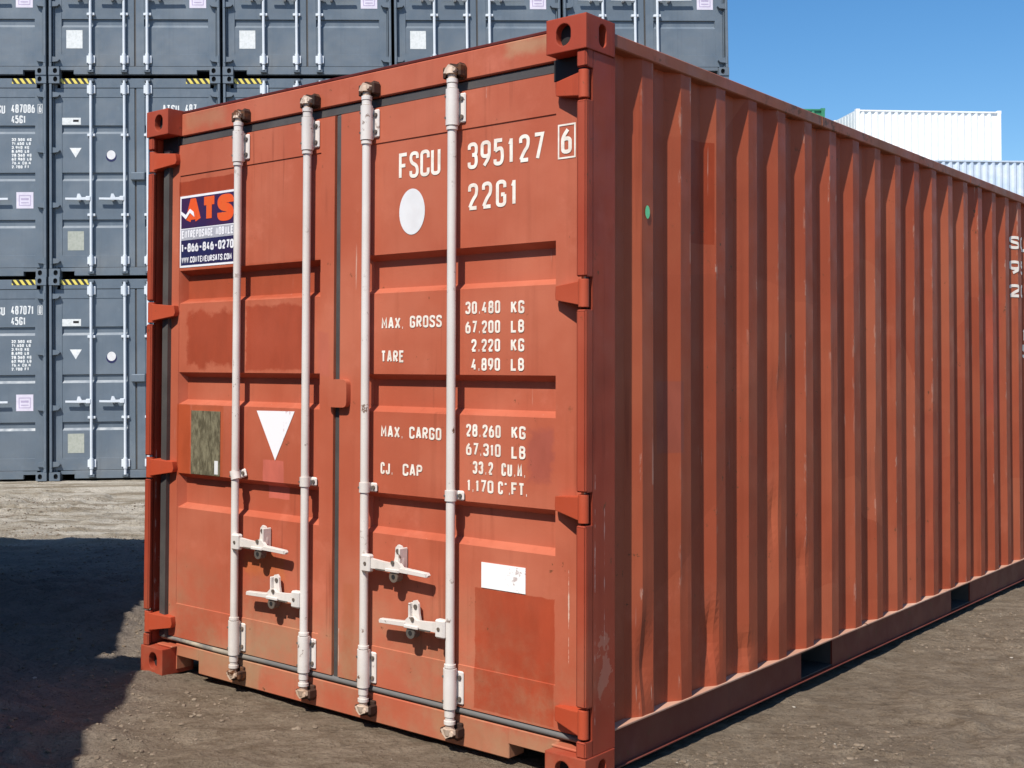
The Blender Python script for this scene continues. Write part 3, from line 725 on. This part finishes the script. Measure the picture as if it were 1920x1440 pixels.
write(mb, 'WWW.CONTENEURSATS.COM', .174, 1.880, .028, .0155, .0024, y-.0012, .0054, dy=.0003)
mb.build('company_sticker', [M['print_white'], M['purple'], M['navy'], M['orange'], M['print_grey']], DL)
# green paint spot on the side panel
mb = MB(); mb.add([(2.4278, .412+.016*math.cos(2*math.pi*i/16), 1.965+.024*math.sin(2*math.pi*i/16)) for i in range(16)], [tuple(range(16))])
mb.build('paint_spot', M['green'], RC)
# side lettering, laid over the corrugations
def sideX(y):
    k = round((y-rid[0])/.278); best = 2.390
    for kk in (k, k+1):
        yk = rid[0]+.278*kk; d = y-yk
        if -.076 <= d <= 0: return 2.426
        if -.142 < d < -.076: return 2.390+.036*(d+.142)/.066
        if 0 < d < .066: return 2.426-.036*d/.066
    return best
def side_text(text, y0, z0, h, cw, gap, sw):
    mb = MB(); write(mb, text, y0, z0, h, cw, gap, 0, sw)
    import bmesh
    bm = bmesh.new(); vv = [bm.verts.new((p[0], p[1], p[2])) for p in mb.v]
    for f in mb.f:
        try: bm.faces.new([vv[i] for i in f])
        except ValueError: pass
    for yk in rid:
        for c in (yk-.142, yk-.076, yk, yk+.066):
            if y0-.1 < c < y0+2: bmesh.ops.bisect_plane(bm, geom=bm.verts[:]+bm.edges[:]+bm.faces[:], plane_co=(c, 0, 0), plane_no=(1, 0, 0))
    for v_ in bm.verts: 
        y, k, z = v_.co; v_.co = (sideX(y)+dents(y, z)+.0028-k*1.0, y, z)
    me = bpy.data.meshes.new('lettering'); bm.to_mesh(me); bm.free(); me.materials.append(M['txt_side']); link('lettering', me, RC)
side_text('FSCU', 4.915, 2.20, .085, .088, .030, .0185)
side_text('395127', 4.915, 2.035, .090, .088, .030, .0185)
side_text('22G1', 4.915, 1.885, .085, .088, .030, .0185)
side_text('1170', 5.315, 1.60, .090, .060, .022, .016)
side_text('5310', 5.315, 1.49, .090, .060, .022, .016)

# ------------------------------------------------------------------ grey high-cube containers
GC1, GC2 = (.118, .150, .185), (.150, .182, .215)
M['grey'] = paint('blue_grey_container_paint', GC1, GC2, rust=.68, streak=.35, scratch=False, vary=.22, dirt=.3, dirtc=(.2,.19,.17), rough=.42, wav=.003)
M['greyd'] = paint('dark_grey_container_edge', (.085, .108, .135), (.10, .125, .15), rust=.72, streak=.2, scratch=False)
M['galv'] = paint('galvanised_rod', (.62, .66, .70), (.68, .71, .75), rust=.75, streak=.2, scratch=False, rough=.4)
M['gtext'] = plain('white_stencil', (.82, .82, .80), .5, (.66, .68, .68), 20)
M['pink'] = plain('pale_lilac_label', (.76, .70, .80), .4)
M['lilac'] = plain('lilac_print', (.50, .42, .58), .4)
M['sticker'] = plain('off_white_sticker', (.74, .75, .74), .45, (.62, .64, .62), 30)
M['sticker_old'] = plain('yellowed_sticker', (.42, .43, .37), .5, (.34, .36, .30), 30)
t = NT('hazard_stripes'); sx = t.xyz()
ph = t.math('FRACT', t.math('MULTIPLY', t.math('ADD', sx[0], t.math('MULTIPLY', sx[2], .7)), 11.5))
M['hazard'] = t.out(t.mix(t.math('GREATER_THAN', ph, .5), (.02, .02, .022), (.75, .62, .12)), .5)

GH = 2.896
GR = [(2.062, 2.185), (1.382, 1.505), (.706, .828)]
def grey_box(length, label, loc, rot, group):
    R = thing('grey_container', label, 'container', loc, rot, group)
    for (x, fx) in ((0, 1), (W, -1)):
        for z, top in ((0, False), (GH-.118, True)):
            casting('corner_casting', x, 0, z, fx, 1, top, [M['grey'], M['black']], R, W=.15)
            casting('corner_casting', x, length, z, fx, -1, top, [M['grey'], M['black']], R, W=.15)
    for s in (0, 1):
        X = (lambda d: d) if s == 0 else (lambda d: W-d)
        mb = MB(); mb.box(X(.004), X(.040), .006, .15, .118, GH-.118, .005); mb.box(X(.038), X(.10), .085, .15, .118, GH-.118); mb.box(X(.052), X(.062), .05, .086, .118, GH-.118)
        mb.build('corner_post', M['grey'], R)
        mb = MB(); mb.box(X(.004), X(.09), length-.14, length-.004, .118, GH-.118, .005); mb.build('corner_post', M['grey'], R)
        mb = MB(); mb.box(X(.004), X(.064), .15, length-.14, GH-.08, GH-.03); mb.build('top_rail', M['grey'], R)
        mb = MB(); mb.box(X(.008), X(.02), .15, length-.14, .03, .17); mb.box(X(.004), X(.08), .15, length-.14, .165, .175); mb.build('bottom_rail', M['grey'], R)
        n = int((length-.45)/.278); rr = [.45+.278*k for k in range(n)]
        mb = MB(); corrugated(mb, rr, .148, length-.14, .17, GH-.075, X(.012), X(.048), flip=(s == 0)); mb.build('side_panel', M['grey'], R)
    mb = MB(); mb.box(.15, W-.15, .070, .16, 2.725, 2.862, .004); mb.build('door_header', M['grey'], R)
    mb = MB(); mb.box(.34, W-.34, .070, .16, .022, .135, .004); mb.box(.148, .345, .0685, .16, .085, .1345); mb.box(W-.345, W-.148, .0685, .16, .085, .1345); mb.build('door_sill', M['grey'], R)
    mb = MB(); mb.box(.05, W-.05, .14, length-.05, GH-.05, GH-.045)
    for i in range(int(length/.3)-1): mb.box(.12, W-.12, .3+i*.3, .42+i*.3, GH-.0455, GH-.028)
    mb.build('roof', M['grey'], R)
    mb = MB(); mb.box(.05, W-.05, .15, length-.05, .12, .16); mb.build('floor', M['greyd'], R)
    mb = MB(); mb.box(.09, W-.09, length-.06, length-.05, .12, GH-.05)
    for i in range(8): mb.box(.16+i*.27, .30+i*.27, length-.051, length-.02, .13, GH-.06)
    mb.build('end_wall', M['grey'], R)
    D = []
    for k, (xa, xb, ra, rb) in enumerate(((.070, 1.200, .170, 1.095), (1.228, W-.070, 1.345, 2.262))):
        mb = MB(); door_surface(mb, xa, xb, .142, 2.718, .075, GR, ra, rb, depth=.025, sl=.008, slb=.036, iz0=.315, iz1=2.590, inset=.006, th=.02)
        D.append(mb.build('door', M['grey'], R))
    for a in ((.069, 2.369, 2.7185, 2.7245), (.069, 2.369, .1355, .1415)):
        mb = MB(); mb.box(a[0], a[1], .092, .13, a[2], a[3]); mb.build('gasket', M['black'], D[0])
    mb = MB(); mb.box(1.2005, 1.2275, .086, .12, .14, 2.72); mb.build('gasket', M['rubber'], D[0])
    mb = MB(); mb.box(1.15, 1.35, .026, .074, 1.385, 1.50, .012); mb.build('door_latch_plate', M['grey'], D[1])
    for i, rx in enumerate((.588, 1.065, 1.395)):
        d = D[0] if i < 2 else D[1]
        mb = MB(); mb.cyl((rx, .030, .075), (rx, .030, 2.82), .020, 12); mb.build('lock_rod', M['galv'], d, 40)
        for z0, z1 in ((2.62, 2.78), (.16, .31)):
            mb = MB(); mb.cyl((rx, .030, z0), (rx, .030, z1), .029, 12); mb.box(rx-.060, rx+.060, .050, .0745, z0+.02, z1-.02, .005); mb.build('rod_guide', M['galv'], d, 40)
        for zc in (.89, 2.04):
            mb = MB(); mb.box(rx-.055, rx+.055, .040, .082, zc-.018, zc+.018, .004); mb.cyl((rx, .034, zc-.02), (rx, .034, zc+.02), .025, 12); mb.build('rod_clamp', M['galv'], d, 40)
        for zc in (.062, 2.828):
            mb = MB(); mb.box(rx-.045, rx+.045, .022, .071, zc-.022, zc+.022, .006); mb.build('cam_keeper', M['greyd'], d)
        s = -1 if i < 2 else 1; zc = 1.12; ln = .36 if i < 2 else .50; Xh = lambda q: rx+s*q
        mb = MB(); mb.box(Xh(.005), Xh(.07), .0, .045, zc-.03, zc+.035, .006)
        mb.prism([(Xh(.06), zc-.018), (Xh(.06), zc+.022), (Xh(.13), zc+.018), (Xh(.155), zc+.07), (Xh(.185), zc+.07), (Xh(.20), zc+.012), (Xh(ln), zc+.014), (Xh(ln), zc-.014), (Xh(.2), zc-.018)], .004, .024)
        mb.box(Xh(.155), Xh(.19), .02, .0805, zc-.03, zc+.05, .004); mb.build('lock_handle', M['galv'], d)
    for s in (0, 1):
        X = (lambda d_: d_) if s == 0 else (lambda d_: W-d_)
        for hz in (.23, 1.03, 1.82, 2.62):
            mb = MB(); mb.cyl((X(.028), .018, hz-.05), (X(.028), .018, hz+.05), .017, 10)
            mb.prism([(X(.03), hz-.04), (X(.03), hz+.04), (X(.12), hz+.03), (X(.15), hz), (X(.12), hz-.03)], .022, .074); mb.build('hinge', M['grey'], D[s], 40)
    for a, b in ((.155, .55), (W-.50, W-.155)):
        mb = MB(); rect(mb, a, b, 2.785, 2.860, .0678); mb.build('hazard_marking', M['hazard'], R)
    return R, D
YG = .0785
def gsq(name, a, b, c, d, mat, par, y=YG):
    mb = MB(); rect(mb, a, b, c, d, y); return mb.build(name, mat, par)
LV = ('bottom', 'middle', 'top')
def lab(k, r):
    return {(-1, 2): 'top grey container at the far left edge, two levels above the ground one',
            (-1, 1): 'middle grey container cut off by the left edge, white number above 45G1 on its door',
            (-1, 0): 'grey container on the ground at the left edge, number 487071 on its door',
            (0, 2): 'top grey container above the left corner of the red container, white square sticker',
            (0, 1): 'middle level grey container just left of the red container, yellowed square sticker',
            (0, 0): 'ground level grey container just left of the red container, white triangle on door',
            (1, 2): 'top grey container, second seam right of the left corner casting of the red container',
            (1, 1): 'middle level grey container mostly hidden behind the left half of the red container',
            (1, 0): 'ground level grey container wholly behind the left half of the red container',
            (2, 2): 'top grey container third from the left, above the middle of the red doors',
            (2, 1): 'middle level grey container hidden behind the middle of the red doors',
            (2, 0): 'ground level grey container hidden behind the middle of the red doors',
            (3, 2): 'top grey container at the right end of the stack, next to the blue sky',
            (3, 1): 'middle level grey container at the right end of the stack, behind the red corner post',
            (3, 0): 'ground level grey container at the right end of the stack, hidden by red corrugations'}[(k, r)]
GRP = 'grey containers stacked three high behind the red one'
ROT = (0, -SROLL, SYAW)
Un = U*math.cos(SROLL)+Vector((0, 0, 1))*math.sin(SROLL); Zn = -U*math.sin(SROLL)+Vector((0, 0, 1))*math.cos(SROLL)
proto, PD = grey_box(12.19, lab(-1, 0), (0, 0, 0), ROT, GRP)
stack = {}
for k in range(-1, 4):
    for r in range(3):
        o = proto if (k, r) == (-1, 0) else copy_tree(proto)
        o.location = SO+Un*(k*SP_+.018)+Zn*(r*SH)+V*(.012*((k*3+r*2) % 3)); o['label'] = lab(k, r); stack[(k, r)] = o
def dr(k, r):
    c = [x for x in stack[(k, r)].children if x.name.startswith('door') and not x.name.startswith(('door_h', 'door_s'))]
    return sorted(c, key=lambda x: x.name)
for (k, r), num in (((-1, 1), '487086'), ((-1, 0), '487071'), ((0, 1), '487')):
    A, B = dr(k, r)
    mb = MB(); write(mb, 'ATSU', 1.60, 2.355, .125, .052, .010, YG, .0185); mb.build('lettering', M['gtext'], B)
    mb = MB(); x = write(mb, num, 1.925, 2.365, .125, .048, .009, YG, .0185)
    if len(num) > 3:
        write(mb, num[-1] if num[-1] != '1' else '0', 2.318, 2.375, .105, .034, 0, .0728, .012); 
        for a in ((2.30, 2.306, 2.36, 2.49), (2.362, 2.368, 2.36, 2.49), (2.306, 2.362, 2.36, 2.366), (2.306, 2.362, 2.484, 2.49)): rect(mb, *a, .0728)
        write(mb, '45G1', 1.925, 2.215, .115, .048, .009, YG, .0185)
        mb.build('lettering', M['gtext'], B)
        mb = MB()
        for i, tx in enumerate(('32.500 KG', '71.650 LB', '3.940 KG', '8.690 LB', '28.560 KG', '62.960 LB', '76.4 CU.M', '2.700 FT')):
            write(mb, tx, 1.93, 1.958-.056*i, .044, .029, .005, YG, .0125)
        for i, tx in enumerate(('MAX', 'GROSS', 'TARE', '', 'NET', '', 'CU', 'CAP')):
            if tx: write(mb, tx, 1.58, 1.958-.056*i, .044, .029, .005, YG, .0125)
        mb.build('lettering', M['gtext'], B)
    else: mb.build('lettering', M['gtext'], B)
for (k, r) in stack:
    A, B = dr(k, r)
    if k <= 0 and r < 2 or (k, r) == (1, 1):
        gsq('paper_label', .165, .435, 2.195, 2.295, M['sticker'], A, .0785); gsq('paper_label', .325, .405, 2.235, 2.268, M['black'], A, .0778)
        mb = MB(); mb.add([(.275, YG, 1.860), (.360, YG, 1.720), (.445, YG, 1.860)], [(0, 1, 2)]); mb.build('triangle_decal', M['gtext'], A)
        mb = MB(); mb.add([(.865+.075*math.cos(a), YG, 1.735+.075*math.sin(a)) for a in [2*math.pi*i/24 for i in range(24)]], [tuple(range(24))]); mb.build('round_decal', M['navy'], A)
        mb = MB(); mb.add([(.865+.062*math.cos(a), YG-.0008, 1.758+.066*math.sin(a)) for a in [2*math.pi*i/24 for i in range(24)]], [tuple(range(24))]); mb.build('round_decal', M['disc'], A)
    if r == 2: gsq('paper_label', .235, .465, .40, .665, M['sticker'], A)
    else: gsq('paper_label', .245, .475, .385, .66, M['sticker_old'], A)
    mb = MB(); rect(mb, 1.995, 2.235, .99, 1.225, YG); mb.mat(1)
    for a in ((2.03, 2.20, 1.17, 1.182), (2.03, 2.20, 1.03, 1.042), (2.03, 2.042, 1.042, 1.17), (2.188, 2.20, 1.042, 1.17), (2.06, 2.17, 1.11, 1.14), (2.06, 2.17, 1.065, 1.08)): rect(mb, *a, YG-.0008)
    mb.build('paper_label', [M['pink'], M['lilac']], B)

# two more grey containers left of the camera, just outside the picture: their shadow lies on the ground at left
for (ur, vb, ln, lb) in ((-1.209, -1.52, 6.058, 'short grey container standing left of the camera, its shadow edge reaching the red corner'),
                         (-1.432, 2.414, 3.93, 'half length grey container left of the red one, shadow covering the left ground')):
    p = uv(ur-W, vb-ln, -.0)
    grey_box(ln, lb, p, (0, 0, SYAW), 'grey containers throwing the shadow at left')

# ------------------------------------------------------------------ far containers
def far_box(label, col, loc, group, hgt=2.591):
    R = thing('distant_container', label, 'container', loc, (0, 0, SYAW), group); LX = 6.058
    def cp(name, mb): mb.build(name, col, R)
    rr = [.34+.278*k for k in range(20)]
    for s in (0, 1):
        mb = MB(); corrugated(mb, rr, .12, LX-.12, .14, hgt-.09, 0, 0, flip=False); mb2 = MB()
        yo, yi = ((.014, .070) if s == 0 else (W-.014, W-.070)); P = [(.12, yi)]
        for yk in rr: P += [(yk-.142, yi), (yk-.076, yo), (yk, yo), (yk+.066, yi)]
        P.append((LX-.12, yi)); vs = [(x, y, z) for z in (.14, hgt-.09) for x, y in P]; n = len(P)
        mb2.add(vs, [((i, i+1, n+i+1, n+i) if s == 0 else (i+1, i, n+i, n+i+1)) for i in range(n-1)]); cp('side_panel', mb2)
        Y = (0, .06) if s == 0 else (W-.06, W)
        mb = MB(); mb.box(.1, LX-.1, Y[0]+.002, Y[1], hgt-.10, hgt-.04); cp('top_rail', mb)
        mb = MB(); mb.box(.1, LX-.1, Y[0]+.002, Y[1], .02, .15); cp('bottom_rail', mb)
        X = (.012, .05) if s == 0 else (LX-.05, LX-.012)
        mb = MB(); mb.box(*X, .06, W-.06, .05, hgt-.05)
        for i in range(7): mb.box(X[0]-.01, X[1]+.01, .2+i*.3, .34+i*.3, .1, hgt-.1)
        cp('end_wall', mb)
        for t2 in (0, 1):
            yy = (.001, .15) if t2 == 0 else (W-.15, W-.001); xx = (.001, .15) if s == 0 else (LX-.15, LX-.001)
            mb = MB(); mb.box(*xx, *yy, .118, hgt-.118); cp('corner_post', mb)
            for z in (0, hgt-.118):
                mb = MB(); mb.box(xx[0]-.001, xx[1]+.012, yy[0]-.001, yy[1]+.001, z, z+.118); cp('corner_casting', mb)
    mb = MB(); mb.box(.1, LX-.1, .05, W-.05, hgt-.045, hgt-.03); cp('roof', mb)
    return R
M['farwhite'] = plain('white_container_paint', (.80, .81, .80), .5, (.86, .86, .84), 3)
M['farblue'] = paint('pale_blue_container_paint', (.50, .60, .72), (.64, .70, .78), rust=.72, streak=.3, scratch=False)
M['fargreen'] = plain('green_container_paint', (.035, .20, .10), .5, (.05, .25, .13), 3)
zb = -.86; dl = math.radians(21.14)
P0 = Vector((CAM.x, CAM.y, 0))+Vector((-math.sin(dl), math.cos(dl), 0))*51.6
u_, v_ = P0.dot(U), P0.dot(V)
def column(u, v, n, col, names, group):
    pr = None
    for r in range(n):
        lb = names[min(r, len(names)-1)] if r < n-1 else names[-1]
        if pr is None: pr = o = far_box(lb, col, uv(u, v, zb), group)
        else: o = copy_tree(pr); o.location = uv(u, v, zb+2.591*r); o['label'] = lb
LVL = ('ground level', 'second level', 'third level', 'fourth level')
column(u_, v_, 5, M['farwhite'], [f'white container hidden below the bright white one, {l} of that column' for l in LVL]+['bright white container standing highest above the red roof rail at right'], 'white containers in the far column')
column(u_-7.35, v_, 5, M['fargreen'], [f'green container hidden behind the red one, {l} of the far green column' for l in LVL]+['green container whose top corner shows left of the white one'], 'green containers in the far column')
for i, (du, nm) in enumerate(((-5.2, 'left'), (.92, 'middle'), (7.04, 'right'))):
    column(u_+du, v_-3.2, 4, M['farblue'], [f'pale blue container in the {nm} column of the front far row, {l}' for l in LVL[:3]]+[{'left': 'pale blue container mostly hidden by the red rail, left end of top row', 'middle': 'pale blue weathered container just below the bright white container', 'right': 'pale blue container at the right picture edge, right of the white one'}[nm]], 'pale blue containers in the far front row')

# ------------------------------------------------------------------ loose stones
g_ = (1+5**.5)/2
base = np.array([(-1,g_,0),(1,g_,0),(-1,-g_,0),(1,-g_,0),(0,-1,g_),(0,1,g_),(0,-1,-g_),(0,1,-g_),(g_,0,-1),(g_,0,1),(-g_,0,-1),(-g_,0,1)])/1.9
tri = [(0,11,5),(0,5,1),(0,1,7),(0,7,10),(0,10,11),(1,5,9),(5,11,4),(11,10,2),(10,7,6),(7,1,8),(3,9,4),(3,4,2),(3,2,6),(3,6,8),(3,8,9),(4,9,5),(2,4,11),(6,2,10),(8,6,7),(9,8,1)]
def scatter(seed, N, rmin, rmax, pw, clump, name, mat, label, cat):
    rs = np.random.RandomState(seed); vs = []; fs = []
    pu = rs.uniform(-3.3, 5, N); pv = rs.uniform(-5, 9, N)
    keep = vnoise(pu*1.1+5, pv*1.7+8, 31)+.6*vnoise(pu*4+5, pv*5+8, 32) > clump
    pu, pv = pu[keep], pv[keep]; pz = ground_h(pu, pv)
    for i in range(len(pu)):
        x = U.x*pu[i]+V.x*pv[i]; y = U.y*pu[i]+V.y*pv[i]
        if -.03 < x < 2.47 and -.01 < y < 6.1: continue
        r = rmin+(rmax-rmin)*rs.rand()**pw; sc_ = r*(.6+.8*rs.rand(3)); sc_[2] *= .55; a = rs.rand()*6.28; ca, sa = math.cos(a), math.sin(a)
        n = len(vs)
        for b in base*(.75+.4*rs.rand(12, 1)):
            p = b*sc_; vs.append((x+p[0]*ca-p[1]*sa, y+p[0]*sa+p[1]*ca, pz[i]+p[2]+sc_[2]*.15))
        fs += [(n+a_, n+b_, n+c_) for a_, b_, c_ in tri]
    mb = MB(); mb.v = vs; mb.f = fs; mb.m = [0]*len(fs)
    tag(mb.build(name, mat), label, cat, kind='stuff')
M['stone'] = plain('small_grey_stone', (.24, .20, .15), .9, (.46, .41, .34), 6)
M['clod'] = plain('crumbled_dirt', (.15, .11, .075), .95, (.24, .185, .13), 5)
scatter(5, 900, .003, .011, 6, -.4, 'gravel', M['stone'], 'small loose stones scattered over the brown dirt', 'gravel')
scatter(9, 95000, .002, .013, 4.5, -.05, 'dirt_clods', M['clod'], 'crumbled brown dirt clods spread in patches over the yard', 'dirt')
